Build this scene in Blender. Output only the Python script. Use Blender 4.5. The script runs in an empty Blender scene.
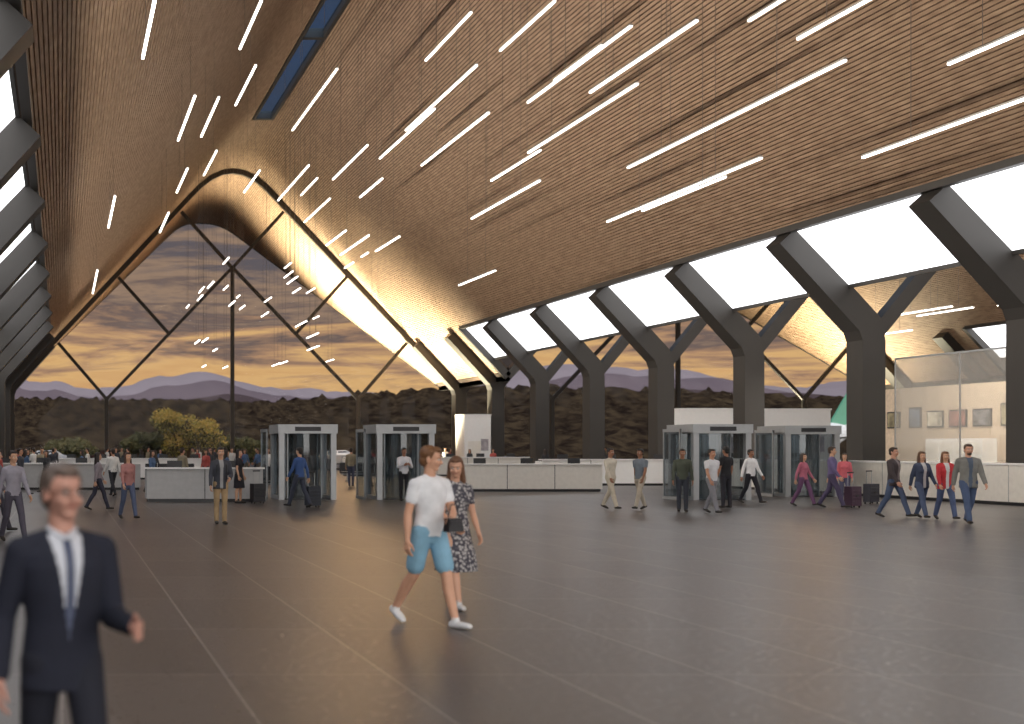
import bpy, math, random
import numpy as np
from mathutils import Vector, Matrix, noise
from mathutils.bvhtree import BVHTree

random.seed(7)
scene = bpy.context.scene
scene.view_settings.view_transform = 'Standard'

# ------------------------------------------------------------------ materials
_mats = {}
def srgb(c):
    return tuple(((v/255)/12.92 if v/255 <= 0.04045 else (((v/255)+0.055)/1.055)**2.4) for v in c)

def mat(name, col, rough=0.6, metal=0.0, var=0.12, scale=6.0, spec=0.5):
    if name in _mats: return _mats[name]
    m = bpy.data.materials.new(name); m.use_nodes = True
    nt = m.node_tree; b = nt.nodes['Principled BSDF']
    c = srgb(col)
    tc = nt.nodes.new('ShaderNodeTexCoord')
    n = nt.nodes.new('ShaderNodeTexNoise'); n.inputs['Scale'].default_value = scale
    n.inputs['Detail'].default_value = 3
    nt.links.new(tc.outputs['Object'], n.inputs['Vector'])
    r = nt.nodes.new('ShaderNodeValToRGB')
    r.color_ramp.elements[0].position = 0.3; r.color_ramp.elements[1].position = 0.7
    r.color_ramp.elements[0].color = tuple(v*(1-var) for v in c)+(1,)
    r.color_ramp.elements[1].color = tuple(min(1, v*(1+var)) for v in c)+(1,)
    nt.links.new(n.outputs['Fac'], r.inputs['Fac'])
    nt.links.new(r.outputs['Color'], b.inputs['Base Color'])
    b.inputs['Roughness'].default_value = rough
    b.inputs['Metallic'].default_value = metal
    b.inputs['Specular IOR Level'].default_value = spec
    _mats[name] = m
    return m

def emis(name, col, strength):
    if name in _mats: return _mats[name]
    m = bpy.data.materials.new(name); m.use_nodes = True
    nt = m.node_tree; nt.nodes.clear()
    o = nt.nodes.new('ShaderNodeOutputMaterial'); e = nt.nodes.new('ShaderNodeEmission')
    e.inputs['Color'].default_value = srgb(col)+(1,); e.inputs['Strength'].default_value = strength
    nt.links.new(e.outputs[0], o.inputs[0]); _mats[name] = m
    return m

def glassmat(name, col, tint, mixdiff=0.0, gloss=0.06):
    if name in _mats: return _mats[name]
    m = bpy.data.materials.new(name); m.use_nodes = True
    nt = m.node_tree; nt.nodes.clear()
    o = nt.nodes.new('ShaderNodeOutputMaterial')
    t = nt.nodes.new('ShaderNodeBsdfTransparent'); t.inputs[0].default_value = srgb(tint)+(1,)
    g = nt.nodes.new('ShaderNodeBsdfGlossy'); g.inputs['Roughness'].default_value = 0.03
    d = nt.nodes.new('ShaderNodeBsdfDiffuse'); d.inputs[0].default_value = srgb(col)+(1,)
    m1 = nt.nodes.new('ShaderNodeMixShader'); m1.inputs[0].default_value = mixdiff
    nt.links.new(t.outputs[0], m1.inputs[1]); nt.links.new(d.outputs[0], m1.inputs[2])
    m2 = nt.nodes.new('ShaderNodeMixShader'); m2.inputs[0].default_value = gloss
    nt.links.new(m1.outputs[0], m2.inputs[1]); nt.links.new(g.outputs[0], m2.inputs[2])
    nt.links.new(m2.outputs[0], o.inputs[0]); _mats[name] = m
    return m

# ------------------------------------------------------------------ mesh builder
class MB:
    def __init__(s): s.v=[]; s.f=[]; s.mi=[]; s.mats=[]
    def m(s, material):
        if material not in s.mats: s.mats.append(material)
        return s.mats.index(material)
    def add(s, vs, fs, material):
        o=len(s.v); k=s.m(material)
        s.v += [tuple(p) for p in vs]; s.f += [tuple(i+o for i in f) for f in fs]; s.mi += [k]*len(fs)
    def hexa(s, v8, material):
        s.add(v8, [(3,2,1,0),(4,5,6,7),(0,1,5,4),(1,2,6,5),(2,3,7,6),(3,0,4,7)], material)
    def box(s, x0,x1,y0,y1,z0,z1, material):
        s.hexa([(x0,y0,z0),(x1,y0,z0),(x1,y1,z0),(x0,y1,z0),(x0,y0,z1),(x1,y0,z1),(x1,y1,z1),(x0,y1,z1)], material)
    def bar(s, p0,p1,w,d, material):
        p0=Vector(p0);p1=Vector(p1); t=(p1-p0).normalized()
        n=Vector((t.z,0,-t.x))*w/2; y=Vector((0,d/2,0))
        s.hexa([p0-n-y,p0+n-y,p0+n+y,p0-n+y,p1-n-y,p1+n-y,p1+n+y,p1-n+y], material)
    def cyl(s, p0,p1,r0,r1,material,seg=16):
        p0=Vector(p0);p1=Vector(p1); t=(p1-p0).normalized()
        a=t.orthogonal().normalized(); b=t.cross(a)
        vs=[]
        for p,r in((p0,r0),(p1,r1)):
            for i in range(seg):
                th=2*math.pi*i/seg; vs.append(p+(a*math.cos(th)+b*math.sin(th))*r)
        fs=[(i,(i+1)%seg,seg+(i+1)%seg,seg+i) for i in range(seg)]
        fs+=[tuple(range(seg))[::-1],tuple(range(seg,2*seg))]
        s.add(vs,fs,material)
    def obj(s, name, loc=(0,0,0), rot=0, bevel=0, smooth=False):
        me=bpy.data.meshes.new(name); me.from_pydata(s.v,[],s.f)
        for m_ in s.mats: me.materials.append(m_)
        me.polygons.foreach_set('material_index', s.mi)
        if smooth: me.polygons.foreach_set('use_smooth',[True]*len(s.f))
        me.update()
        return place(name, me, loc, rot, bevel)

def place(name, me, loc=(0,0,0), rot=0, bevel=0, parent=None):
    o=bpy.data.objects.new(name, me); scene.collection.objects.link(o)
    o.location=loc; o.rotation_euler=(0,0,rot)
    if bevel:
        b=o.modifiers.new('bevel','BEVEL'); b.width=bevel; b.segments=2; b.limit_method='ANGLE'
    if parent: o.parent=parent
    return o

# ------------------------------------------------------------------ primitives for figures
def capsule(p0,p1,r0,r1,seg=14,fl=1.0):
    p0=Vector(p0);p1=Vector(p1); t=p1-p0
    L=t.length
    t = t.normalized() if L>1e-6 else Vector((0,0,1))
    ref=Vector((1,0,0)) if abs(t.x)<0.9 else Vector((0,1,0))
    a=(ref-t*ref.dot(t)).normalized(); b=t.cross(a)
    rings=[]
    for k in (1,2,3,4): 
        th=math.pi/2*(1-k/4); rings.append((p0-t*r0*math.sin(th), r0*math.cos(th)))
    for k in (4,3,2,1):
        th=math.pi/2*(1-k/4); rings.append((p1+t*r1*math.sin(th), r1*math.cos(th)))
    vs=[p0-t*r0]
    for c,r in rings:
        for i in range(seg):
            q=2*math.pi*i/seg; vs.append(c+a*math.cos(q)*r+b*math.sin(q)*r*fl)
    vs.append(p1+t*r1)
    fs=[(0,1+(i+1)%seg,1+i) for i in range(seg)]
    for k in range(len(rings)-1):
        o=1+k*seg
        fs+=[(o+i,o+(i+1)%seg,o+seg+(i+1)%seg,o+seg+i) for i in range(seg)]
    o=1+(len(rings)-1)*seg; e=len(vs)-1
    fs+=[(o+i,o+(i+1)%seg,e) for i in range(seg)]
    return (vs,fs)

def ellipsoid(c,r,seg=16,rg=10):
    vs=[Vector((c[0],c[1],c[2]-r[2]))]
    for k in range(1,rg):
        ph=-math.pi/2+math.pi*k/rg
        for i in range(seg):
            th=2*math.pi*i/seg
            vs.append(Vector((c[0]+r[0]*math.cos(ph)*math.cos(th),c[1]+r[1]*math.cos(ph)*math.sin(th),c[2]+r[2]*math.sin(ph))))
    vs.append(Vector((c[0],c[1],c[2]+r[2])))
    fs=[(0,1+(i+1)%seg,1+i) for i in range(seg)]
    for k in range(rg-2):
        o=1+k*seg
        fs+=[(o+i,o+(i+1)%seg,o+seg+(i+1)%seg,o+seg+i) for i in range(seg)]
    o=1+(rg-2)*seg; e=len(vs)-1
    fs+=[(o+i,o+(i+1)%seg,e) for i in range(seg)]
    return (vs,fs)

def stack(rings,seg=24):
    vs=[]
    for z,rx,ry,yc in rings:
        for i in range(seg):
            th=2*math.pi*i/seg; vs.append(Vector((rx*math.cos(th),yc+ry*math.sin(th),z)))
    fs=[tuple(range(seg))[::-1]]
    for k in range(len(rings)-1):
        o=k*seg; fs+=[(o+i,o+(i+1)%seg,o+seg+(i+1)%seg,o+seg+i) for i in range(seg)]
    o=(len(rings)-1)*seg; fs.append(tuple(range(o,o+seg)))
    return (vs,fs)

def xf(pr, M): return ([M@Vector(v) for v in pr[0]], pr[1])

def remesh(prims, voxel, smooth=3):
    """prims: list of (verts,faces,tag) -> union as one continuous surface, tag per face"""
    V=[];F=[];T=[]
    for vs,fs,tag in prims:
        o=len(V); V+=[tuple(v) for v in vs]; F+=[tuple(i+o for i in f) for f in fs]; T+=[tag]*len(fs)
    me=bpy.data.meshes.new('tmp'); me.from_pydata(V,[],F); me.update()
    ob=bpy.data.objects.new('tmp',me); scene.collection.objects.link(ob)
    r=ob.modifiers.new('r','REMESH'); r.mode='VOXEL'; r.voxel_size=voxel
    if smooth:
        sm=ob.modifiers.new('s','SMOOTH'); sm.factor=0.5; sm.iterations=smooth
    dg=bpy.context.evaluated_depsgraph_get(); ev=ob.evaluated_get(dg); m2=ev.to_mesh()
    ov=[v.co.copy() for v in m2.vertices]; of=[tuple(p.vertices) for p in m2.polygons]
    ev.to_mesh_clear(); bpy.data.objects.remove(ob); bpy.data.meshes.remove(me)
    bv=BVHTree.FromPolygons([Vector(v) for v in V],F)
    tags=[]
    for f in of:
        c=Vector((0,0,0))
        for i in f: c+=ov[i]
        c/=len(f)
        hit=bv.find_nearest(c); tags.append(T[hit[2]] if hit[2] is not None else T[0])
    return ov,of,tags

D=math.radians
def person_mesh(name, H=1.75, female=False, legs=((0,0),(0,0)), arms=((5,8,12,0),(5,8,12,0)),
                lean=0, turn=0, nod=0, top=(200,200,200), top_kind='tshirt', inner=None, tie=None,
                bottom=(60,60,80), bottom_kind='pants', shoes=(40,35,30), skin=(205,160,130),
                hair=(60,45,35), hair_kind='short', voxel=0.014, hero=False, glasses=False,
                dress=None, hem=0.42, pack=None, beard=False):
    body=[];head=[];hands=[[],[]];raw=[]
    col={'skin':mat('skin_%d_%d_%d'%skin,skin,0.5,var=0.06), 'hair':mat('hair_%d_%d_%d'%hair,hair,0.55,var=0.25,scale=40),
         'top':mat('cloth_%d_%d_%d'%top,top,0.85,var=0.1,scale=9),'bottom':mat('cloth_%d_%d_%d'%bottom,bottom,0.85,var=0.1,scale=9),
         'shoe':mat('shoe_%d_%d_%d'%shoes,shoes,0.5),'eyew':mat('eye_white',(225,222,215),0.3,var=0.02),
         'iris':mat('iris_dark',(50,35,25),0.2),'lip':mat('lips',(165,95,85),0.5),
         'inner':mat('cloth_%d_%d_%d'%(inner or (225,225,225)),(inner or (225,225,225)),0.8,var=0.05),
         'tie':mat('cloth_%d_%d_%d'%(tie or (30,30,60)),(tie or (30,30,60)),0.6),
         'glass':mat('spectacle_frame',(20,20,22),0.3),'pack':mat('bag_%d_%d_%d'%(pack or (30,30,32)),(pack or (30,30,32)),0.7)}
    if dress: col['top']=dress; col['bottom']=dress
    thick = {'tshirt':0.006,'shirt':0.008,'jacket':0.018,'suit':0.018}[top_kind]
    feet=[]; lp=[]
    for i,(hf,kf) in enumerate(legs):
        sg=1 if i==0 else -1
        hip=Vector((sg*(0.088),0,0)); a=D(hf); b=D(hf-kf)
        knee=hip+Vector((0,-math.sin(a),-math.cos(a)))*0.43
        ank=knee+Vector((-sg*0.01,-math.sin(b),-math.cos(b)))*0.42
        p=D(max(0,-(hf-kf)-10)*0.9) if hf-kf<-10 else -D(max(0,(hf-kf)-12)*0.8)
        fw=Vector((sg*0.12,-math.cos(p),-math.sin(p))).normalized(); up=Vector((0,-math.sin(p),math.cos(p)))
        heel=ank-fw*0.035-up*0.045; ball=ank+fw*0.11-up*0.052; toe=ank+fw*0.165-up*0.056
        lp.append((hip,knee,ank,heel,ball,toe)); feet+=[heel.z-0.036,ball.z-0.032,toe.z-0.026]
    zr=-min(feet); up0=Vector((0,0,zr))
    for hip,knee,ank,heel,ball,toe in [tuple(q+up0 for q in l) for l in lp]:
        ct=knee.lerp(ank,0.3)+Vector((0,0.015,0))
        if bottom_kind=='pants':
            body.append((*capsule(hip,knee,0.092,0.066),'bottom'))
            body.append((*capsule(knee,ct,0.066,0.063),'bottom'))
            body.append((*capsule(ct,ank+Vector((0,0.0,0.0)),0.063,0.052),'bottom'))
        else:
            body.append((*capsule(hip,knee,0.080,0.054),'skin'))
            body.append((*capsule(knee,ct,0.053,0.056),'skin'))
            body.append((*capsule(ct,ank,0.056,0.036),'skin'))
            if bottom_kind=='shorts':
                body.append((*capsule(hip,hip.lerp(knee,0.78),0.098,0.088),'bottom'))
        off=Vector((0.013,0,0))
        body.append((*capsule(heel-off*.4,ball-off,0.036,0.032),'shoe'))
        body.append((*capsule(heel+off*.4,ball+off,0.036,0.032),'shoe'))
        body.append((*capsule(ball-off,toe-off*.6,0.032,0.026),'shoe'))
        body.append((*capsule(ball+off,toe+off*.6,0.032,0.026),'shoe'))
        body.append((*capsule(ank,heel.lerp(ball,.35),0.04,0.036),'shoe'))
    Ml=Matrix.Translation(up0)@Matrix.Rotation(D(lean),4,'X')
    sw=0.155 if female else 0.18
    f=0.9 if female else 1.0
    body.append((*xf(stack([(-.10,.12*1,.085,.01),(-.03,.158,.108,.012),(.05,.158,.106,.008),(.13,.135*f,.095,0)]),Ml),'bottom'))
    t=thick
    hemz=-0.12 if top_kind in('jacket','suit') else -0.03
    hw=.172 if top_kind in('jacket','suit') else .163
    body.append((*xf(stack([(hemz,hw+t*.4,.115+t*.4,.008),(.05,.16+t*.5,.108+t*.5,.005),(.17,.138*f+t,.097+t,0),(.30,.155*f+t,.112+t,-.004),
        (.39,.170*f+t,.114+t,0),(.45,.165*f+t,.10+t,.005),(.495,.125*f+t,.082,.008),(.53,.07,.062,.01)]),Ml),'top'))
    if female:
        for sg in(1,-1): body.append((*xf(ellipsoid((sg*.068,-.085-t,.33),(.06,.05,.058)),Ml),'top'))
    for sg in (1,-1):
        body.append((*xf(capsule((sg*.03,.012,.515),(sg*sw*0.95,.006,.462),.045,.048+t*.6),Ml),'top'))
    if dress or bottom_kind=='skirt':
        hz=hem-zr; hx=.245 if dress else .20
        body.append((*xf(stack([(hz,hx,hx*.92,-.01),(hz+.2,hx*.92,hx*.82,0),(-.15,.19,.15,.005),(.0,.172,.12,.008),(.14,.14*f,.1,0)]),Matrix.Translation(up0)),'bottom'))
    for i,(fl,ab,el,yaw) in enumerate(arms):
        sg=1 if i==0 else -1
        S=Ml@Vector((sg*sw,.006,.455)); a=D(fl-0); b=D(ab)
        d1=Vector((sg*math.sin(b),-math.sin(a)*math.cos(b),-math.cos(a)*math.cos(b)))
        E=S+d1*.285
        a2=D(fl+el); d2=Vector((sg*math.sin(b)*.6,-math.sin(a2)*math.cos(b),-math.cos(a2)*math.cos(b))).normalized()
        d2=Matrix.Rotation(D(-sg*yaw),3,'Z')@d2
        W=E+d2*.25
        k=f
        if top_kind=='tshirt':
            body.append((*capsule(S,E,.047*k,.039*k),'skin')); body.append((*capsule(E,E.lerp(W,.3),.039*k,.041*k),'skin'))
            body.append((*capsule(E.lerp(W,.3),W,.041*k,.026*k),'skin'))
            body.append((*capsule(S,S.lerp(E,.5),.060*k,.057*k),'top'))
        else:
            body.append((*capsule(S,E,(.054+t*.6)*k,(.044+t*.6)*k),'top'))
            body.append((*capsule(E,W.lerp(E,.06),(.044+t*.6)*k,(.034+t*.5)*k),'top'))
            body.append((*capsule(E,W,.03,.025),'skin'))
        pn=Vector((-sg,0,0)); pn=(pn-d2*pn.dot(d2)).normalized(); wd=d2.cross(pn).normalized()
        if wd.dot(Vector((0,-1,.6)))<0: wd=-wd
        hs=0.92 if female else 1.0
        Hh=hands[i]
        Hh.append((*capsule(W-d2*.02,W+d2*.02,.026,.026),'skin'))
        for q in (-1.5,-.5,.5,1.5):
            Hh.append((*capsule(W+d2*.015+wd*q*.011,W+d2*.085*hs+wd*q*.019,.017,.0125,seg=10),'skin'))
        for q,Lf in ((1.5,.072),(.5,.080),(-.5,.074),(-1.5,.058)):
            b0=W+d2*.085*hs+wd*q*.0195; c1=D(18+6*(1.5-q)/3); Lf*=hs
            p1=b0+(d2*math.cos(c1)+pn*math.sin(c1))*Lf*.45
            c2=c1+D(24); p2=p1+(d2*math.cos(c2)+pn*math.sin(c2))*Lf*.32
            c3=c2+D(18); p3=p2+(d2*math.cos(c3)+pn*math.sin(c3))*Lf*.23
            for A,B,ra,rb in((b0,p1,.0095,.0088),(p1,p2,.0088,.008),(p2,p3,.008,.007)):
                Hh.append((*capsule(A,B,ra,rb,seg=8),'skin'))
        t0=W+d2*.025+wd*.022; t1=t0+(d2*.7+wd*.65+pn*.25).normalized()*.04; t2=t1+(d2*.9+wd*.3+pn*.3).normalized()*.03
        t3=t2+(d2+pn*.35).normalized()*.022
        for A,B,ra,rb in((t0,t1,.015,.0115),(t1,t2,.0115,.010),(t2,t3,.010,.008)):
            Hh.append((*capsule(A,B,ra,rb,seg=8),'skin'))
    Hc=Ml@Vector((0,-.005,.70)); nb=Ml@Vector((0,.012,.50))
    R=Matrix.Translation(Hc)@Matrix.Rotation(D(turn),4,'Z')@Matrix.Rotation(D(nod),4,'X')
    nr=.048 if female else .054
    head.append((*capsule(nb,Hc+Vector((0,.012,-.06)),nr*1.05,nr),'skin'))
    hp=[(ellipsoid((0,.012,.03),(.076,.095,.086)),'skin'),(ellipsoid((0,-.022,-.03),(.059,.068,.083)),'skin'),
        (ellipsoid((0,-.05,-.088),(.034,.032,.026)),'skin'),(ellipsoid((0,-.01,-.065),(.054,.06,.04)),'skin'),
        (capsule((0,-.083,.008),(0,-.104,-.028),.008,.012),'skin'),(ellipsoid((.011,-.094,-.033),(.009,.011,.008)),'skin'),
        (ellipsoid((-.011,-.094,-.033),(.009,.011,.008)),'skin'),(ellipsoid((0,-.076,.022),(.048,.016,.011)),'skin')]
    for sg in(1,-1):
        hp.append((ellipsoid((sg*.076,.008,-.012),(.010,.020,.032)),'skin'))
        hp.append((ellipsoid((sg*.036,-.066,-.035),(.022,.02,.022)),'skin'))
    if hair_kind!='bald':
        hp.append((ellipsoid((0,.026,.043),(.083,.094,.086)),'hair'))
        hp.append((ellipsoid((0,-.035,.088),(.058,.05,.032)),'hair'))
        hp.append((ellipsoid((0,.055,-.02),(.070,.056,.065)),'hair'))
        for sg in(1,-1): hp.append((capsule((sg*.070,-.02,.06),(sg*.072,-.005,.01),.014,.010),'hair'))
    if hair_kind=='long':
        for sg in(1,-1):
            hp.append((capsule((sg*.066,.01,.03),(sg*.080,.01,-.17),.026,.030),'hair'))
            hp.append((capsule((sg*.040,.05,.0),(sg*.050,.065,-.24),.045,.040),'hair'))
        hp.append((capsule((0,.06,.0),(0,.085,-.25),.055,.045),'hair'))
    if beard:
        hp.append((ellipsoid((0,-.045,-.086),(.044,.042,.034)),'hair'))
    for pr,tg in hp: head.append((*xf(pr,R),tg))
    for sg in(1,-1):
        raw.append((*xf(ellipsoid((sg*.030,-.078,.002),(.0135,.0125,.0085)),R),'eyew'))
        raw.append((*xf(ellipsoid((sg*.030,-.088,.002),(.0058,.0045,.0062)),R),'iris'))
        raw.append((*xf(capsule((sg*.016,-.092,.022),(sg*.044,-.082,.022),.0035,.003),R),'hair'))
        raw.append((*xf(capsule((0,-.092,-.056),(sg*.021,-.085,-.055),.0055,.003),R),'lip'))
        if glasses:
            pts=[Vector((sg*(.031+.019*math.cos(q)),-.100,.0+.013*math.sin(q))) for q in [2*math.pi*j/12 for j in range(12)]]
            for j in range(12): raw.append((*xf(capsule(pts[j],pts[(j+1)%12],.0016,.0016,seg=6),R),'glass'))
            raw.append((*xf(capsule((sg*.050,-.098,.004),(sg*.080,.0,.004),.0016,.0016,seg=6),R),'glass'))
    if top_kind in ('shirt','suit') and hero:
        for sg in(1,-1): raw.append((*xf(capsule((sg*.012,-.070,.515),(sg*.055,.0,.55),.016,.014,fl=.6),Ml),'inner'))
    if pack:
        body.append((*xf(stack([(.10,.12,.07,.16),(.2,.135,.085,.165),(.35,.13,.08,.165),(.46,.09,.06,.15)]),Ml),'pack'))
        for sg in(1,-1):
            raw.append((*xf(capsule((sg*.10,.06,.50),(sg*.105,-.10-t,.42),.016,.016,fl=.6),Ml),'pack'))
            raw.append((*xf(capsule((sg*.105,-.10-t,.42),(sg*.12,-.10-t,.25),.016,.016,fl=.6),Ml),'pack'))
    out=MB()
    inv=Ml.inverted()
    V,F,T=remesh(body,voxel,4)
    T2=[]
    for fc,tg in zip(F,T):
        if tg=='top' and (inner or tie) and top_kind in('jacket','suit'):
            c=inv@((V[fc[0]]+V[fc[2]])/2)
            w=max(0,(c.z-.10))*.17 if top_kind=='suit' else .035+max(0,c.z-.3)*.1
            if c.y<-.03 and abs(c.x)<w and c.z<.56:
                tg='tie' if (tie and abs(c.x)<.02) else 'inner'
        T2.append(tg)
    order=list(col.keys()); 
    for k in order: out.m(col[k])
    def addt(V,F,T):
        o=len(out.v); out.v+=[tuple(v) for v in V]
        for fc,tg in zip(F,T):
            out.f.append(tuple(i+o for i in fc)); out.mi.append(out.m(col[tg]))
    addt(V,F,T2)
    addt(*remesh(head,0.0045 if hero else .009,2))
    for Hh in hands:
        if hero: addt(*remesh(Hh,0.0035,2))
        else:
            for vs,fs,tg in Hh: addt(vs,fs,[tg]*len(fs))
    for vs,fs,tg in raw: addt(vs,fs,[tg]*len(fs))
    me=bpy.data.meshes.new(name); 
    k=H/1.75
    me.from_pydata([(a*k,b*k,c*k) for a,b,c in out.v],[],out.f)
    for m_ in out.mats: me.materials.append(m_)
    me.polygons.foreach_set('material_index',out.mi); me.polygons.foreach_set('use_smooth',[True]*len(out.f)); me.update()
    return me

# ================================================================== ARCHITECTURE
XC=13.0; HW=17.0; EV=13.85; SL=1.07; RR=3.0; ZT=6.4+SL*HW
def zr_(u):
    a=abs(u)
    return ZT-SL*a if a>RR else ZT-SL*RR/2-SL*u*u/(2*RR)
def sl_(u):
    return -SL*math.copysign(1,u) if abs(u)>RR else -SL*u/RR
def yout(u): return 103+21*(1-min(abs(u),17)/17)
Y0=-14; YF=98.2; YC=87.5; YSK=84

def wood_slats():
    m=bpy.data.materials.new('ceiling_wood_slats'); m.use_nodes=True; nt=m.node_tree; b=nt.nodes['Principled BSDF']
    tc=nt.nodes.new('ShaderNodeTexCoord'); mp=nt.nodes.new('ShaderNodeMapping'); mp.inputs['Scale'].default_value=(6.5,0.9,.1)
    nt.links.new(tc.outputs['Object'],mp.inputs['Vector'])
    n=nt.nodes.new('ShaderNodeTexNoise'); n.inputs['Scale'].default_value=1.6; n.inputs['Detail'].default_value=4
    nt.links.new(mp.outputs[0],n.inputs['Vector'])
    r=nt.nodes.new('ShaderNodeValToRGB'); e=r.color_ramp.elements
    e[0].position=.32; e[0].color=srgb((136,110,88))+(1,); e[1].position=.68; e[1].color=srgb((168,141,116))+(1,)
    nt.links.new(n.outputs['Fac'],r.inputs['Fac']); nt.links.new(r.outputs[0],b.inputs['Base Color'])
    b.inputs['Roughness'].default_value=.65
    return m
M_slat=wood_slats()
M_back=mat('ceiling_backing',(66,52,42),.9)
M_steel=mat('dark_bronze_steel',(62,59,56),.5,0.2,var=.05,scale=1)

def build_roof():
    mb=MB()
    us=[-17,-15.4,-EV]+[-EV+i*(EV-.6)/22 for i in range(1,23)]
    us=us+[-u for u in us[::-1]]
    def pt(u,off,y):
        s=sl_(u); n=Vector((-s,0,1)).normalized()
        return Vector((u,y,zr_(u)))+n*off
    for a,b in zip(us[:-1],us[1:]):
        mid=(a+b)/2; ys=Y0
        if abs(mid)>EV: ys=YC
        if abs(mid)<.6: ys=YSK
        P=[pt(a,.10,ys),pt(b,.10,ys),pt(b,.10,yout(b)),pt(a,.10,yout(a)),pt(a,.5,ys),pt(b,.5,ys),pt(b,.5,yout(b)),pt(a,.5,yout(a))]
        mb.hexa(P,M_back)
    u=-17+.1
    while u<17:
        s=sl_(u); n=Vector((-s,0,1)).normalized(); t=Vector((1,0,s)).normalized()
        c=Vector((u,0,zr_(u))); ys=Y0
        if abs(u)>EV: ys=YC
        if abs(u)<.68: ys=YSK+.2
        ye=yout(u)-.1
        w=.052
        P=[]
        for y in (0,1):
            yy=ys if y==0 else ye
            P.append([c-t*w+Vector((0,yy,0)),c+t*w+Vector((0,yy,0)),c+t*w+n*.105+Vector((0,yy,0)),c-t*w+n*.105+Vector((0,yy,0))])
        mb.add(P[0]+P[1],[(0,3,2,1),(4,5,6,7),(0,1,5,4),(1,2,6,5),(2,3,7,6),(3,0,4,7)],M_slat)
        u+=.145/math.sqrt(1+s*s)
    for sg in(1,-1):
        x0=sg*(EV-.12);x1=sg*(EV+.12); z=zr_(EV)
        mb.box(min(x0,x1),max(x0,x1),Y0,YC,z-.10,z+.35,M_steel)
        mb.box(sg*17-.15,sg*17+.15,YC,103,6.2,6.75,M_steel)
        a=Vector((sg*EV,YC,zr_(EV)+.1));b=Vector((sg*17,YC,6.5))
        mb.bar(a,b,.5,.3,M_steel)
    for a,b in zip(us[:-1],us[1:]):
        P=[pt(a,-.03,yout(a)-.1),pt(b,-.03,yout(b)-.1),pt(b,-.03,yout(b)+.1),pt(a,-.03,yout(a)+.1),
           pt(a,.5,yout(a)-.1),pt(b,.5,yout(b)-.1),pt(b,.5,yout(b)+.1),pt(a,.5,yout(a)+.1)]
        mb.hexa(P,M_steel)
    return mb
roof=build_roof().obj('ceiling',(XC,0,0))
place('ceiling',roof.data,(XC+34,0,0))

def skylight():
    mb=MB(); z=zr_(0)
    g=glassmat('skylight_glass',(90,120,140),(205,222,240),0.0,.05)
    mb.box(-.6,.6,Y0,YSK,z+.25,z+.28,g)
    for x in(-.62,.55): mb.box(x-.05,x+.12,Y0,YSK,z-.08,z+.4,M_steel)
    y=YSK
    while y>Y0:
        mb.box(-.6,.6,y-.25,y+.15,z-.08,z+.4,M_steel); y-=16.6
    return mb
sk=skylight().obj('window_skylight',(XC,0,0)); place('window_skylight',sk.data,(XC+34,0,0))

def tree_column():
    # branching column: the heavy rafter leans to -x, a slimmer strut leans to +x
    mb=MB(); d=.5; w=.42
    mb.box(-w,w,-d,d,0,5.7,M_steel)
    y=Vector((0,d,0))
    a0=Vector((-w,0,5.7)); a1=Vector((w,0,5.7))
    b0=Vector((-w-.12,0,6.05)); b1=Vector((w*.55,0,6.55))
    e0=Vector((-3.15-.33,0,9.58-.30)); e1=Vector((-3.15+.33,0,9.58+.30))
    mb.hexa([a0-y,a1-y,a1+y,a0+y,b0-y,b1-y,b1+y,b0+y],M_steel)
    mb.hexa([b0-y,b1-y,b1+y,b0+y,e0-y,e1-y,e1+y,e0+y],M_steel)
    y2=Vector((0,.26,0))
    p0=Vector((w*.2,0,5.75)); p1=Vector((3.15,0,9.5))
    t=(p1-p0).normalized(); n=Vector((t.z,0,-t.x))*.25
    mb.hexa([p0+n-y2,p0-n-y2,p0-n+y2,p0+n+y2,p1+n-y2,p1-n-y2,p1-n+y2,p1+n+y2],M_steel)
    mb.box(-.6,.6,-.68,.68,0,.12,M_steel)
    return mb
tc_me=None
for X in (-4,30,64):
    for k in range(0,14):
        y=98.2-8.28*k
        if y<-14: continue
        if tc_me is None:
            o=tree_column().obj('tree_column',(X,y,0)); tc_me=o.data
        else: o=place('tree_column',tc_me,(X,y,0))
        if X<0: o.scale=(-1,1,1)

M_skyglow=emis('sky_glow_panel',(250,250,252),2.9)  # panels emit by themselves, standing in for bright sky behind the clerestory
def clerestory():
    mb=MB()
    def P(t,off):
        x=-3.15*t; z=6.3+3.28*t
        n=Vector((.72,0,.69)); return Vector((x,0,z))+n*off
    a=P(.36,.32); b=P(1.0,.32); th=Vector((.05,0,.05))
    y0=Y0; y1=YC+.4
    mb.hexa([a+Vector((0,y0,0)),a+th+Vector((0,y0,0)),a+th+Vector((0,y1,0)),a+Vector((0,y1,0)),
             b+Vector((0,y0,0)),b+th+Vector((0,y0,0)),b+th+Vector((0,y1,0)),b+Vector((0,y1,0))],M_skyglow)
    for q in(a,b): mb.box(q.x-.05,q.x+.05,y0,y1,q.z-.09,q.z+.05,M_steel)
    return mb
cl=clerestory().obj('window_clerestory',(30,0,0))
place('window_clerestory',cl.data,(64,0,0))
o=place('window_clerestory',cl.data,(-4,0,0)); o.scale=(-1,1,1)

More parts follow.
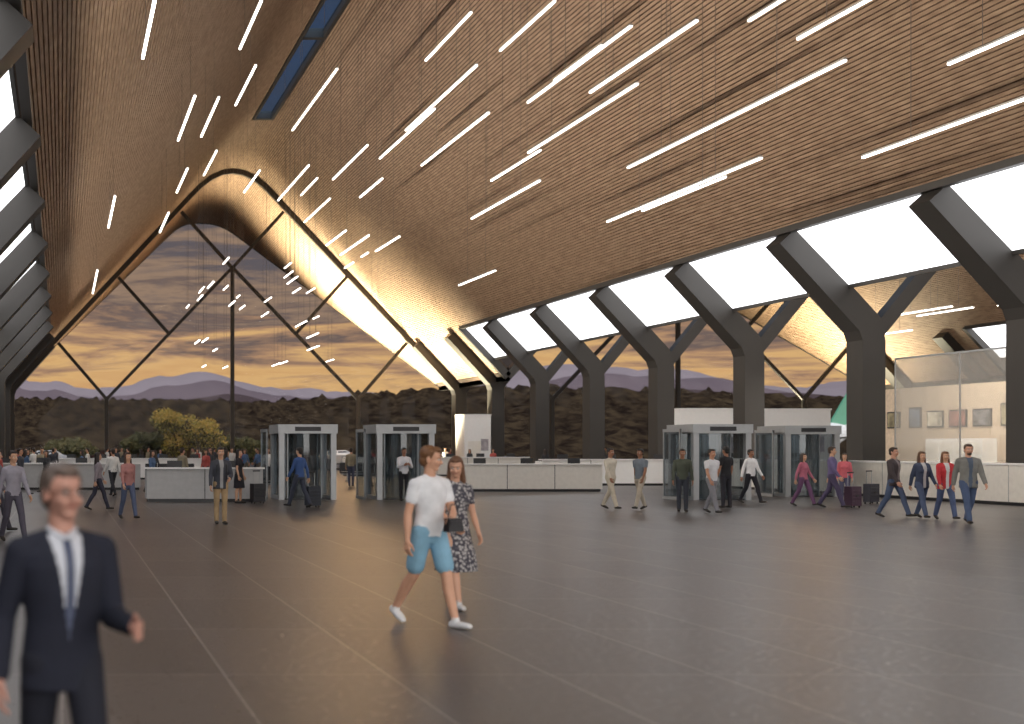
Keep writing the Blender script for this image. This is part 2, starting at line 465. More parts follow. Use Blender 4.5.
M_clear=glassmat('facade_glass',(200,200,200),(240,240,242),0.0,.004)
def facade():
    mb=MB(); y=0
    n=40; us=[-17+34*i/n for i in range(n+1)]
    for a,b in zip(us[:-1],us[1:]):
        s1=Vector((-sl_(a),0,1)).normalized(); s2=Vector((-sl_(b),0,1)).normalized()
        A=Vector((a,0,zr_(a)));B=Vector((b,0,zr_(b)))
        yv=Vector((0,.2,0)); 
        mb.hexa([A-s1*.36-yv,B-s2*.36-yv,B-s2*.36+yv,A-s1*.36+yv,A-s1*.02-yv,B-s2*.02-yv,B-s2*.02+yv,A-s1*.02+yv],M_steel)
    w=.24
    mb.bar((0,0,0),(0,0,15.4),.28,.28,M_steel)
    for sg in(1,-1):
        mb.bar((sg*9.6,0,0),(sg*9.6,0,5.6),.26,.26,M_steel)
        mb.bar((sg*9.6,0,5.4),(0,0,15.45),w,w,M_steel)
        mb.bar((sg*9.6,0,5.4),(sg*13.3,0,9.7),w,w,M_steel)
        mb.bar((0,0,15.4),(sg*3.9,0,19.7),w,w,M_steel)
        mb.bar((sg*4.85,0,10.4),(sg*8.7,0,14.7),w,w,M_steel)
    mb.box(-17,17,-.12,.12,0,.15,M_steel)
    vs=[(-16.9,0,.1)]+[(u,0,zr_(u)-.3) for u in us]+[(16.9,0,.1)]
    mb.add(vs,[tuple(range(len(vs)))],M_clear)
    return mb
fa=facade().obj('window_facade',(XC,YF+1.0,0)); place('window_facade',fa.data,(XC+34,YF+1.0,0))

def floor_mat():
    m=bpy.data.materials.new('granite_floor_tiles'); m.use_nodes=True; nt=m.node_tree; b=nt.nodes['Principled BSDF']
    tc=nt.nodes.new('ShaderNodeTexCoord')
    br=nt.nodes.new('ShaderNodeTexBrick'); br.offset=0.0; br.squash=1
    br.inputs['Scale'].default_value=1; br.inputs['Brick Width'].default_value=1.25; br.inputs['Row Height'].default_value=2.5
    br.inputs['Mortar Size'].default_value=.011; br.inputs['Mortar Smooth'].default_value=.2
    br.inputs['Color1'].default_value=srgb((84,77,74))+(1,); br.inputs['Color2'].default_value=srgb((68,62,60))+(1,)
    br.inputs['Mortar'].default_value=srgb((136,128,124))+(1,)
    nt.links.new(tc.outputs['Object'],br.inputs['Vector'])
    n=nt.nodes.new('ShaderNodeTexNoise'); n.inputs['Scale'].default_value=14; n.inputs['Detail'].default_value=8; n.inputs['Roughness'].default_value=.85
    nt.links.new(tc.outputs['Object'],n.inputs['Vector'])
    rp=nt.nodes.new('ShaderNodeValToRGB'); rp.color_ramp.elements[0].position=.36; rp.color_ramp.elements[1].position=.64
    rp.color_ramp.elements[0].color=(.25,.25,.25,1); rp.color_ramp.elements[1].color=(1.7,1.7,1.7,1)
    nt.links.new(n.outputs['Fac'],rp.inputs[0])
    mx=nt.nodes.new('ShaderNodeMix'); mx.data_type='RGBA'; mx.blend_type='MULTIPLY'; mx.inputs['Factor'].default_value=.9
    nt.links.new(br.outputs['Color'],mx.inputs['A']); nt.links.new(rp.outputs[0],mx.inputs['B'])
    nt.links.new(mx.outputs['Result'],b.inputs['Base Color'])
    mr=nt.nodes.new('ShaderNodeMapRange'); mr.inputs['From Min'].default_value=.35; mr.inputs['From Max'].default_value=.65; mr.inputs['To Min'].default_value=.24; mr.inputs['To Max'].default_value=.42
    nt.links.new(n.outputs['Fac'],mr.inputs['Value']); nt.links.new(mr.outputs[0],b.inputs['Roughness'])
    b.inputs['Specular IOR Level'].default_value=.5
    return m
mb=MB(); mb.box(-12,82,-18,127,-.3,0,floor_mat()); mb.obj('floor')
mb=MB(); mb.box(-3000,4500,-400,4500,-1.2,-.32,mat('dry_ground',(74,64,52),.9,var=.25,scale=.02)); mb.obj('ground')

mb=MB(); mb.box(-5.6,-5.2,Y0,YF,0,6.9,mat('dark_wall_panel',(66,60,64),.7))
for k in range(13): mb.box(-5.22,-5.12,Y0+2+k*8.28,Y0+2.2+k*8.28,0,6.9,M_steel)
mb.obj('wall_left')
mb=MB(); mb.box(65.2,65.6,Y0,YF,0,6.9,mat('light_wall_panel',(190,182,170),.7)); mb.obj('wall_right')

M_lin=emis('linear_led',(255,248,238),6.0)
M_wire=mat('suspension_wire',(110,100,92),.6)
def pendant(X,h,df,dn):
    H=h+1.75; mb=MB(); L=df-dn
    mb.box(-.034,.034,0,L,-.045,.0,M_lin); mb.box(-.04,.04,0,L,0,.05,mat('aluminium_housing',(190,188,184),.4,.5))
    u=X-XC if X<31 else X-XC-34
    top=zr_(u)-H
    for y in(.25*L,.75*L):
        mb.box(-.006,.006,y-.006,y+.006,.05,top+.02,M_wire)
    mb.obj('linear_pendant_light',(X,dn,H))
fix=[(18.2,9,41.8,30.2),(20.7,7.5,33.6,26),(19.8,8.2,47.2,36.8),(19.6,8,43.9,38.4),(17.9,10,56.8,48.7),(17.7,11,53.6,48.1),
(17.4,11,48.5,39.3),(16.2,12,45.2,37),(17.1,11.5,42.1,35),(15.3,12,55.3,46.6),(14.1,13,53.3,44.2),(14.3,13,58.5,49.9),
(13.75,13.6,66,58.5),(10.9,15,61.5,51.5),(7.1,14,53.2,47.6),(5.8,13,42.4,37.8),(1.97,9.5,31.7,27.6),(4.35,11.5,48.7,42.5),
(5.6,12.5,52.3,46.4),(7.3,14,66.9,61.3),(5.4,12,61.2,55.9),(1.9,9,53.2,46.6),(1.7,8.5,71.8,62.4),(5,11,66.5,60.9),
(10,14,71.4,65.7),(12.25,14,73.7,64.5),(13.75,14.5,74.8,70),(14,13,75.1,67.9),(14.3,12,62.4,58),(16,10,66.3,61.6),
(19.6,8,64.2,58.8),(15.2,10.5,71,64.4),(14.4,11,70.8,65.9),(20.8,9,30.5,26),(18,10,31.8,27),(17.7,11,33.5,28),
(14.1,15,50.4,44.8),(14.9,13.5,44.2,39.3),(16.1,12,42.5,38.8)]
for f_ in fix: pendant(*f_)
rg=random.Random(3)
for i in range(34):
    X=rg.uniform(8.5,19); h=rg.uniform(5.5,12.5); d=rg.uniform(76,94); 
    if h>zr_(X-XC)-3.5 or abs(X-13)<.7: continue
    pendant(X,h,d+rg.uniform(1.5,4),d)
for i in range(6):
    X=rg.uniform(40,45); h=rg.uniform(6,8); d=rg.uniform(50,80)
    pendant(X,h,d+4,d)

# ================================================================== FURNITURE
M_white=mat('white_laminate',(243,242,240),.4,var=.02)
M_cream=mat('cream_stone',(234,230,222),.5,var=.04)
M_grey=mat('grey_laminate',(178,178,178),.45,var=.05)
M_dark=mat('dark_plastic',(35,35,38),.4)
M_alu=mat('brushed_aluminium',(168,170,172),.38,.4,var=.04)
M_gl=glassmat('cabin_glass',(180,188,192),(204,210,214),.06,.07)
def counter(name,x0,x1,y,H,n,body,dp=.9):
    mb=MB(); L=x1-x0
    mb.box(0,L,0,.06,.1,H,body); mb.box(0,.06,.06,dp,.1,H-.05,body); mb.box(L-.06,L,.06,dp,.1,H-.05,body)
    mb.box(.05,L-.05,.05,dp-.1,0,.1,M_dark)
    mb.box(-.05,L+.05,-.08,.35,H,H+.05,M_white); mb.box(0,L,.2,dp,H-.3,H-.26,M_grey)
    for i in range(n):
        cx=(i+.5)*L/n
        if i: mb.box(i*L/n-.012,i*L/n+.012,-.008,0,.1,H,M_dark)
        mb.box(cx-.03,cx+.03,.52,.56,H-.26,H-.02,M_dark); mb.box(cx-.24,cx+.24,.46,.49,H-.06,H+.26,M_dark)
        mb.box(cx-.12,cx+.12,.42,.62,H-.26,H-.245,M_dark)
    return mb.obj(name,(x0,y,0))
counter('check_in_counter',2.7,6.4,41.4,1.05,2,M_grey)
counter('check_in_counter',-3.2,3.2,53,1.05,4,M_grey)
counter('check_in_counter',15.6,21.2,51,1.05,3,M_cream)
counter('check_in_counter',21.8,28.4,59,1.15,3,M_white)
counter('check_in_counter',31.5,37.2,64.5,1.2,4,M_cream)
counter('check_in_counter',-2,8,70,1.1,6,M_white)
counter('check_in_counter',17,28,78,1.1,6,M_cream)
mb=MB(); 
mb.box(0,.08,0,26,.1,1.2,M_cream); mb.box(-.08,.5,-.05,26.05,1.2,1.26,M_white); mb.box(.08,.8,0,.06,.1,1.2,M_cream); mb.box(.08,.8,25.94,26,.1,1.2,M_cream)
mb.box(.05,.7,.05,25.9,0,.1,M_dark)
for k in range(1,13): mb.box(-.008,0,k*2-.012,k*2+.012,.1,1.2,M_grey)
mb.obj('reception_counter',(28.4,31,0))

def portal():
    mb=MB(); w=.86; d=.8; H=2.5
    for x in(-w,w):
        for y in(-d,d): mb.box(x-.09,x+.09,y-.09,y+.09,0,H,M_alu)
        mb.box(x-.015,x+.015,-d,d,.1,H-.3,M_gl)
        mb.box(x-.06,x+.06,-d,d,0,.12,M_alu)
    mb.box(-w-.13,w+.13,-d-.13,d+.13,H-.3,H,M_alu)
    mb.box(-w*.5,w*.5,-d-.15,-d-.12,H-.22,H-.08,M_dark)
    mb.box(-w,w,-d,d,0,.03,M_dark)
    for s0 in(0,1):
        a0=math.pi*(.15+s0); pr=None
        for i in range(8):
            a=a0+i*math.pi*.7/7
            q=Vector((.62*math.cos(a),.62*math.sin(a),0))
            if pr is not None:
                n=Vector((0,0,H-.3)); k=q.normalized()*.02
                mb.hexa([pr+Vector((0,0,.03)),q+Vector((0,0,.03)),q+k+Vector((0,0,.03)),pr+k+Vector((0,0,.03)),pr+n,q+n,q+k+n,pr+k+n],M_gl)
            pr=q
            if i in(0,7): mb.box(q.x-.03,q.x+.03,q.y-.03,q.y+.03,.03,H-.3,M_alu)
    mb.box(w-.2,w-.09,-d-.02,-d+.1,1.0,1.35,M_dark)
    mb.box(-w-.5,-w-.45,-d,-d+.05,0,2.35,M_alu); mb.box(-w-.5,-w-.45,.35,.4,0,2.35,M_alu)
    mb.box(-w-.49,-w-.46,-d,.4,.1,2.25,M_gl); mb.box(-w-.51,-w-.44,-d,.4,2.25,2.35,M_alu); mb.box(-w-.51,-w-.44,-d,.4,0,.1,M_alu)
    return mb
po=portal().obj('security_portal',(8.15,44,0))
for x,y in((11.4,44),(21.7,43.6),(26.4,46.6)): place('security_portal',po.data,(x,y,0))

def kiosk(x0,x1,y,H,dp):
    mb=MB(); L=x1-x0
    mb.box(0,L,0,dp,.1,H,M_white); mb.box(.05,L-.05,.05,dp-.05,0,.1,M_dark); mb.box(-.04,L+.04,-.04,dp+.04,H,H+.08,M_white)
    mb.box(L*.12,L*.12+.9,-.03,0,.1,2.15,M_cream); mb.box(L*.12+.78,L*.12+.82,-.07,-.03,1,1.15,M_alu)
    mb.box(L*.62,L*.9,-.03,0,1.5,2.3,mat('kiosk_poster',(175,170,175),.4,var=.3,scale=3))
    mb.obj('white_kiosk',(x0,y,0))
kiosk(27.4,29.2,88.5,3.9,2); kiosk(32.3,35.9,68,3.7,2.5); kiosk(37,40.5,68.5,3.7,2.5)

mb=MB(); M_part=glassmat('partition_glass',(240,236,230),(240,240,238),.26,.10)
mb.box(-.015,.015,0,17.3,.1,5.0,M_part)
for k in range(0,6): mb.box(-.02,.02,k*17.3/5-.015,k*17.3/5+.015,0,5.0,M_alu)
mb.box(-.03,.03,0,17.3,4.96,5.02,M_alu); mb.box(-.05,.05,0,17.3,0,.1,M_alu)
mb.obj('glass_partition',(30.7,30.6,0))
mb=MB(); mb.box(0,.25,0,24,0,4.4,mat('gallery_wall',(206,186,162),.7))
rp=random.Random(5); pcs=[(110,110,112),(150,100,90),(210,200,180),(100,115,135),(150,140,110)]
for k in range(16):
    y=.6+k*1.45; w=rp.uniform(.8,1.15); z0=2.6; z1=z0+rp.uniform(.7,.95)
    mb.box(-.06,0,y,y+w,z0,z1,M_dark); mb.box(-.075,-.06,y+.06,y+w-.06,z0+.06,z1-.06,mat('print_%d'%(k%5),pcs[k%5],.5,var=.6,scale=3))
mb.obj('wall_gallery',(38,38,0))
def shelf():
    mb=MB()
    mb.box(0,.6,0,3.4,.1,2.1,M_white); mb.box(.05,.55,.05,3.35,0,.1,M_dark)
    for k in range(4):
        for z in(.25,.85,1.45): mb.box(-.02,0,k*.83+.1,k*.83+.78,z,z+.5,M_cream); 
    return mb
s_=shelf().obj('storage_cabinet',(36.8,42,0)); place('storage_cabinet',s_.data,(36.8,47,0)); place('storage_cabinet',s_.data,(36.8,52,0))
def bench():
    mb=MB()
    for i in range(4):
        x=i*.6; mb.box(x,x+.55,0,.5,.42,.48,M_dark); mb.box(x,x+.55,.46,.52,.5,.95,M_dark)
    mb.box(0,2.4,.2,.28,.34,.42,M_alu)
    for x in(.3,2.05): mb.box(x,x+.06,.05,.5,0,.05,M_alu); mb.box(x,x+.06,.2,.28,0,.36,M_alu)
    return mb
b_=bench().obj('bench_seating',(6.8,48,0),bevel=.01); place('bench_seating',b_.data,(14.2,66,0)); place('bench_seating',b_.data,(4,62,0))

def suitcase(c):
    mb=MB(); m_=mat('suitcase_%d_%d_%d'%c,c,.4)
    mb.box(-.21,.21,-.12,.12,.06,.62,m_)
    for z in(.2,.3,.4,.5): mb.box(-.2,.2,-.13,.13,z-.01,z+.01,m_)
    for x in(-.11,.11): mb.box(x-.01,x+.01,.06,.08,.62,1.0,M_alu)
    mb.box(-.13,.13,.055,.085,.99,1.03,M_dark)
    for x in(-.16,.16):
        for y in(-.08,.08): mb.cyl((x-.012,y,.03),(x+.012,y,.03),.03,.03,M_dark,10)
    mb.box(-.06,.06,-.15,-.13,.33,.37,M_dark)
    return mb
for c,x,y in(((40,45,55),7.25,37.6),((35,35,40),6.05,40.2),((70,45,66),22.75,37.4),((50,50,60),24.9,40)):
    suitcase(c).obj('suitcase',(x,y,0),rot=.4,bevel=.02)

# ================================================================== EXTERIOR
def ridge(name,x0,x1,y0,y1,nx,ny,hf,material,smooth=True):
    mb=MB(); vs=[];fs=[]
    for j in range(ny+1):
        for i in range(nx+1):
            x=x0+(x1-x0)*i/nx; y=y0+(y1-y0)*j/ny; vs.append((x,y,hf(x,y,j/ny)))
    for j in range(ny):
        for i in range(nx):
            a=j*(nx+1)+i; fs.append((a,a+1,a+nx+2,a+nx+1))
    mb.add(vs,fs,material); return mb.obj(name,smooth=smooth)
def hill_mat(name,c1,c2,scale,haze_col,haze_glow,zs=1,p0=.42,p1=.62):
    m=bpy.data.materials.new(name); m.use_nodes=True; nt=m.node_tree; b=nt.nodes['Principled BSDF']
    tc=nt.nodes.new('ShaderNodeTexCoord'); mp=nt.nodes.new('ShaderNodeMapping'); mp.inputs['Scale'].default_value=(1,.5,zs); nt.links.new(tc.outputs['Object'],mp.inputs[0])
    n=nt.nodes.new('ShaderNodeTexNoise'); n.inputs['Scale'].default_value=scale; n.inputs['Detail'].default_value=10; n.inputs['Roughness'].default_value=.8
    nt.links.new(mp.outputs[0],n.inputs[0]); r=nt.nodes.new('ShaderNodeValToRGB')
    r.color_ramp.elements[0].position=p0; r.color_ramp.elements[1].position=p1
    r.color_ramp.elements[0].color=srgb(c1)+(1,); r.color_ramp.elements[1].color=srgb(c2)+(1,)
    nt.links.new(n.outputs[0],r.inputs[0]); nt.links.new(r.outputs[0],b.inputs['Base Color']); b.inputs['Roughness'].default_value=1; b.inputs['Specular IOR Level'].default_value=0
    b.inputs['Emission Color'].default_value=srgb(haze_col)+(1,); b.inputs['Emission Strength'].default_value=haze_glow  # slight self-glow imitates atmospheric haze over the slopes
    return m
def nz(x,y,s): return noise.fractal(Vector((x*s,y*s,1.7)),1.0,2.0,5)
def prof(t): return math.sin(min(1,t*1.25)*math.pi/2)
def crown(x,y,s,sd):   # tree-canopy bumps: rounded crowns over the hillside
    n1=noise.noise(Vector((x*s,y*s*.7,sd))); return max(0,n1+.15)
def bumps(x,y): return 6.5*crown(x,y,.13,0)+3.5*crown(x,y,.33,4)
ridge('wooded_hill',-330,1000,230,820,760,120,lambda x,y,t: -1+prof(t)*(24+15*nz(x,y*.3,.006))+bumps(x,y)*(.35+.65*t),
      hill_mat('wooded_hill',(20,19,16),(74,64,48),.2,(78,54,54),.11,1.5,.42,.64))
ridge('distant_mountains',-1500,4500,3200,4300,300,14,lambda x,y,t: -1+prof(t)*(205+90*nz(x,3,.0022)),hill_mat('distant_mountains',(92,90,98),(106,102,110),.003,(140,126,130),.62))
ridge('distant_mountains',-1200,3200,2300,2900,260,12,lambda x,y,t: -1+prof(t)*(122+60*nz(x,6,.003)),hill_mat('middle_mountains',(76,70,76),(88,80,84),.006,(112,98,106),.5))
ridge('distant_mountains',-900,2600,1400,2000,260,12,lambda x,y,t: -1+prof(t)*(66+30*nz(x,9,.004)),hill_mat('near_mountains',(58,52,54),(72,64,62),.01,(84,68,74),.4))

def shrub(name,x,y,H,W,seed,gold=True):
    r=random.Random(seed); mb=MB()
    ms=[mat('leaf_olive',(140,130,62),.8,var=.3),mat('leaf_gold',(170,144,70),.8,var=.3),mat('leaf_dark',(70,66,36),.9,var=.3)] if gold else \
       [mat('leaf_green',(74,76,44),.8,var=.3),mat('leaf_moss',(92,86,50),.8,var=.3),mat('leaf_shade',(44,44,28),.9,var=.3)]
    bark=mat('bark',(70,55,42),.9)
    cl=[(r.uniform(-W,W)*.65,r.uniform(-W,W)*.4,H*r.uniform(.3,.8),W*r.uniform(.28,.45)) for _ in range(11)]
    for cx,cy,cz,cr in cl:
        mb.cyl((cx*.2,cy*.2,0),(cx,cy,cz),.1,.03,bark,8)
        for _ in range(480):
            v=Vector((r.gauss(0,1),r.gauss(0,1),r.gauss(0,1))).normalized()*cr*r.uniform(.6,1.05)
            p=Vector((cx,cy,cz))+Vector((v.x,v.y,v.z*.8)); p.z=max(p.z,.1)
            a=Vector((r.gauss(0,1),r.gauss(0,1),r.gauss(0,1))).normalized(); b=a.orthogonal().normalized(); s=r.uniform(.1,.22)
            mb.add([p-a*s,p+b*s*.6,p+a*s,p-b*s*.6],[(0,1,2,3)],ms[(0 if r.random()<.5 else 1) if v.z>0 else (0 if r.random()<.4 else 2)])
    return mb.obj(name,(x,y,0))
shrub('shrub',12.6,128.5,5.8,4.0,1); shrub('shrub',8.2,131,3.6,2.6,2,False); shrub('shrub',18,133,2.6,3,3,False); shrub('shrub',1,134,2.4,3,6,False)

def car(c):
    mb=MB(); pnt=mat('car_paint_%d_%d_%d'%c,c,.25,.3,var=.02); gl=mat('car_window',(30,36,42),.1)
    prof_=[(-2.2,.35),(-2.25,.75),(-2.1,.95),(-1.5,1.0),(-.95,1.42),(.65,1.46),(1.35,1.05),(2.1,.92),(2.25,.7),(2.2,.35)]
    n=len(prof_); vs=[(x,-.85 if z<1.1 else -.68,z) for x,z in prof_]+[(x,.85 if z<1.1 else .68,z) for x,z in prof_]
    mb.add(vs,[tuple(range(n)),tuple(range(n,2*n))[::-1]]+[(i,i+n,(i+1)%n+n,(i+1)%n) for i in range(n)],pnt)
    for sy in(-1,1):
        y0=sy*.83;y1=sy*.72
        for q in([(-1.3,1.03),(-.9,1.36),(-.2,1.38),(-.2,1.03)],[(-.1,1.03),(-.1,1.38),(.6,1.39),(1.15,1.05)]):
            mb.add([(q[0][0],y0,q[0][1]),(q[1][0],y1,q[1][1]),(q[2][0],y1,q[2][1]),(q[3][0],y0,q[3][1])],[(0,1,2,3)],gl)
        for x in(-1.4,1.4):
            mb.cyl((x,sy*.66,.33),(x,sy*.88,.33),.33,.33,M_dark,18); mb.cyl((x,sy*.88,.33),(x,sy*.89,.33),.2,.2,M_alu,12)
        mb.box(2.18,2.27,sy*.6-.15,sy*.6+.15,.65,.78,M_white); mb.box(-2.27,-2.2,sy*.6-.15,sy*.6+.15,.7,.85,mat('tail_light',(150,25,20),.3))
    return mb
c1=car((190,196,204)).obj('car',(-1.2,116,0),bevel=.03); car((90,96,106)).obj('car',(19,113,0),bevel=.03)
place('car',c1.data,(24.5,116,0),rot=.1); car((60,40,40)).obj('car',(4.5,120,0),rot=3.1,bevel=.03); place('car',c1.data,(38,118,0),rot=.1)

mb=MB(); M_fus=mat('aircraft_white',(225,228,230),.35,var=.02)
rings=[(-14,.15),(-13,.8),(-11,1.5),(-8,1.9),(6,1.9),(10,1.5),(13,.7),(14.5,.2)]
seg=20; vs=[]
for x,r in rings:
    for i in range(seg): vs.append((x,r*math.cos(2*math.pi*i/seg),3.6+(.5*(1.9-r) if x>0 else -.1*(1.9-r))+r*math.sin(2*math.pi*i/seg)))
fs=[tuple(range(seg)),tuple(range(7*seg,8*seg))]
for k in range(7): fs+=[(k*seg+i,k*seg+(i+1)%seg,(k+1)*seg+(i+1)%seg,(k+1)*seg+i) for i in range(seg)]
mb.add(vs,fs,M_fus)
mb.hexa([(9,-.15,5),(14,-.15,5),(14,.15,5),(9,.15,5),(13,-.08,9.6),(15.2,-.08,9.6),(15.2,.08,9.6),(13,.08,9.6)],mat('tail_green',(90,150,124),.4))
for s in(-1,1):
    mb.hexa([(-3,s*1.5,2.7),(3,s*1.5,2.7),(3,s*1.5,3),(-3,s*1.5,3),(3.5,s*14,4),(5,s*14,4),(5,s*14,4.1),(3.5,s*14,4.1)],M_fus)
    mb.hexa([(11,s*.6,4.8),(13.5,s*.6,4.8),(13.5,s*.6,5),(11,s*.6,5),(14,s*5,5.3),(15,s*5,5.3),(15,s*5,5.4),(14,s*5,5.4)],M_fus)
    mb.cyl((-2,s*5,2.2),(1.5,s*5,2.2),.9,.7,M_grey); mb.cyl((1,s*2,.5),(1,s*2.5,.5),.5,.5,M_dark); mb.cyl((1,s*2.2,.5),(1,s*2.2,3),.12,.12,M_alu)
    for k in range(22): mb.box(-8.5+k*.75,-8.2+k*.75,s*1.84,s*1.93,3.8,4.15,M_dark)
mb.cyl((-10.5,-.2,.4),(-10.5,.2,.4),.4,.4,M_dark); mb.cyl((-10.5,0,.4),(-10.5,0,2.5),.1,.1,M_alu)
mb.obj('parked_airplane',(94.5,170,-.3),rot=.45)

# ================================================================== PEOPLE
STEP_A=((24,6),(-14,16)); STEP_B=((-14,18),(22,5)); STAND=((3,3),(-3,2))
AS=((18,8,14,0),(-18,8,10,0)); AS2=((-18,8,10,0),(18,8,14,0)); AN=((4,9,12,0),(4,9,12,0))
def person(name,x,d,ang,**k):
    me=person_mesh(name,**k); return place(name,me,(x,d,0),D(ang))

person('businessman',0.0,5.3,16,H=1.70,hero=True,voxel=.0075,top=(30,33,48),top_kind='suit',inner=(205,208,216),tie=(80,88,112),
       bottom=(28,30,42),shoes=(25,20,18),hair=(104,90,82),skin=(200,150,132),glasses=True,legs=STEP_A,arms=((4,8,84,4),(-10,12,24,0)),turn=14)
person('walking_man',3.60,12.75,25,H=1.80,hero=True,voxel=.009,top=(240,241,244),top_kind='tshirt',bottom=(140,185,210),bottom_kind='shorts',
       shoes=(225,225,225),hair=(120,82,52),skin=(220,168,138),legs=((20,4),(-16,22)),arms=((16,6,62,48),(-8,10,14,0)),turn=38,nod=8,lean=2)
def dress_mat():
    m=bpy.data.materials.new('patterned_dress'); m.use_nodes=True; nt=m.node_tree; b=nt.nodes['Principled BSDF']
    tc=nt.nodes.new('ShaderNodeTexCoord'); n=nt.nodes.new('ShaderNodeTexVoronoi'); n.inputs['Scale'].default_value=30
    nt.links.new(tc.outputs['Object'],n.inputs['Vector']); r=nt.nodes.new('ShaderNodeValToRGB')
    r.color_ramp.elements[0].color=srgb((190,186,184))+(1,); r.color_ramp.elements[1].color=srgb((72,70,80))+(1,); r.color_ramp.elements[1].position=.6; r.color_ramp.elements[0].position=.3
    nt.links.new(n.outputs['Distance'],r.inputs[0]); nt.links.new(r.outputs[0],b.inputs['Base Color']); b.inputs['Roughness'].default_value=.85
    return m
person('walking_woman',4.30,14.2,8,H=1.68,hero=True,female=True,voxel=.010,dress=dress_mat(),bottom_kind='skirt',hem=.42,top_kind='tshirt',
       shoes=(225,222,220),hair=(112,78,56),hair_kind='long',skin=(216,166,138),legs=((-16,24),(20,5)),arms=((6,8,20,0),(8,6,50,20)),turn=-30,nod=10)
mb=MB()
mb.hexa([(-.09,-.045,0),(.09,-.045,0),(.09,.045,0),(-.09,.045,0),(-.075,-.035,.13),(.075,-.035,.13),(.075,.035,.13),(-.075,.035,.13)],mat('handbag_leather',(30,28,32),.4))
mb.box(-.07,.07,-.048,-.038,.06,.11,mat('handbag_flap',(45,42,46),.4))
for s in(-1,1): mb.cyl((s*.07,0,.12),(s*.03,0,.26),.006,.006,M_dark,8)
mb.cyl((-.03,0,.26),(.03,0,.26),.006,.006,M_dark,8)
mb.obj('handbag',(3.74,12.42,.94),rot=.4,bevel=.01)

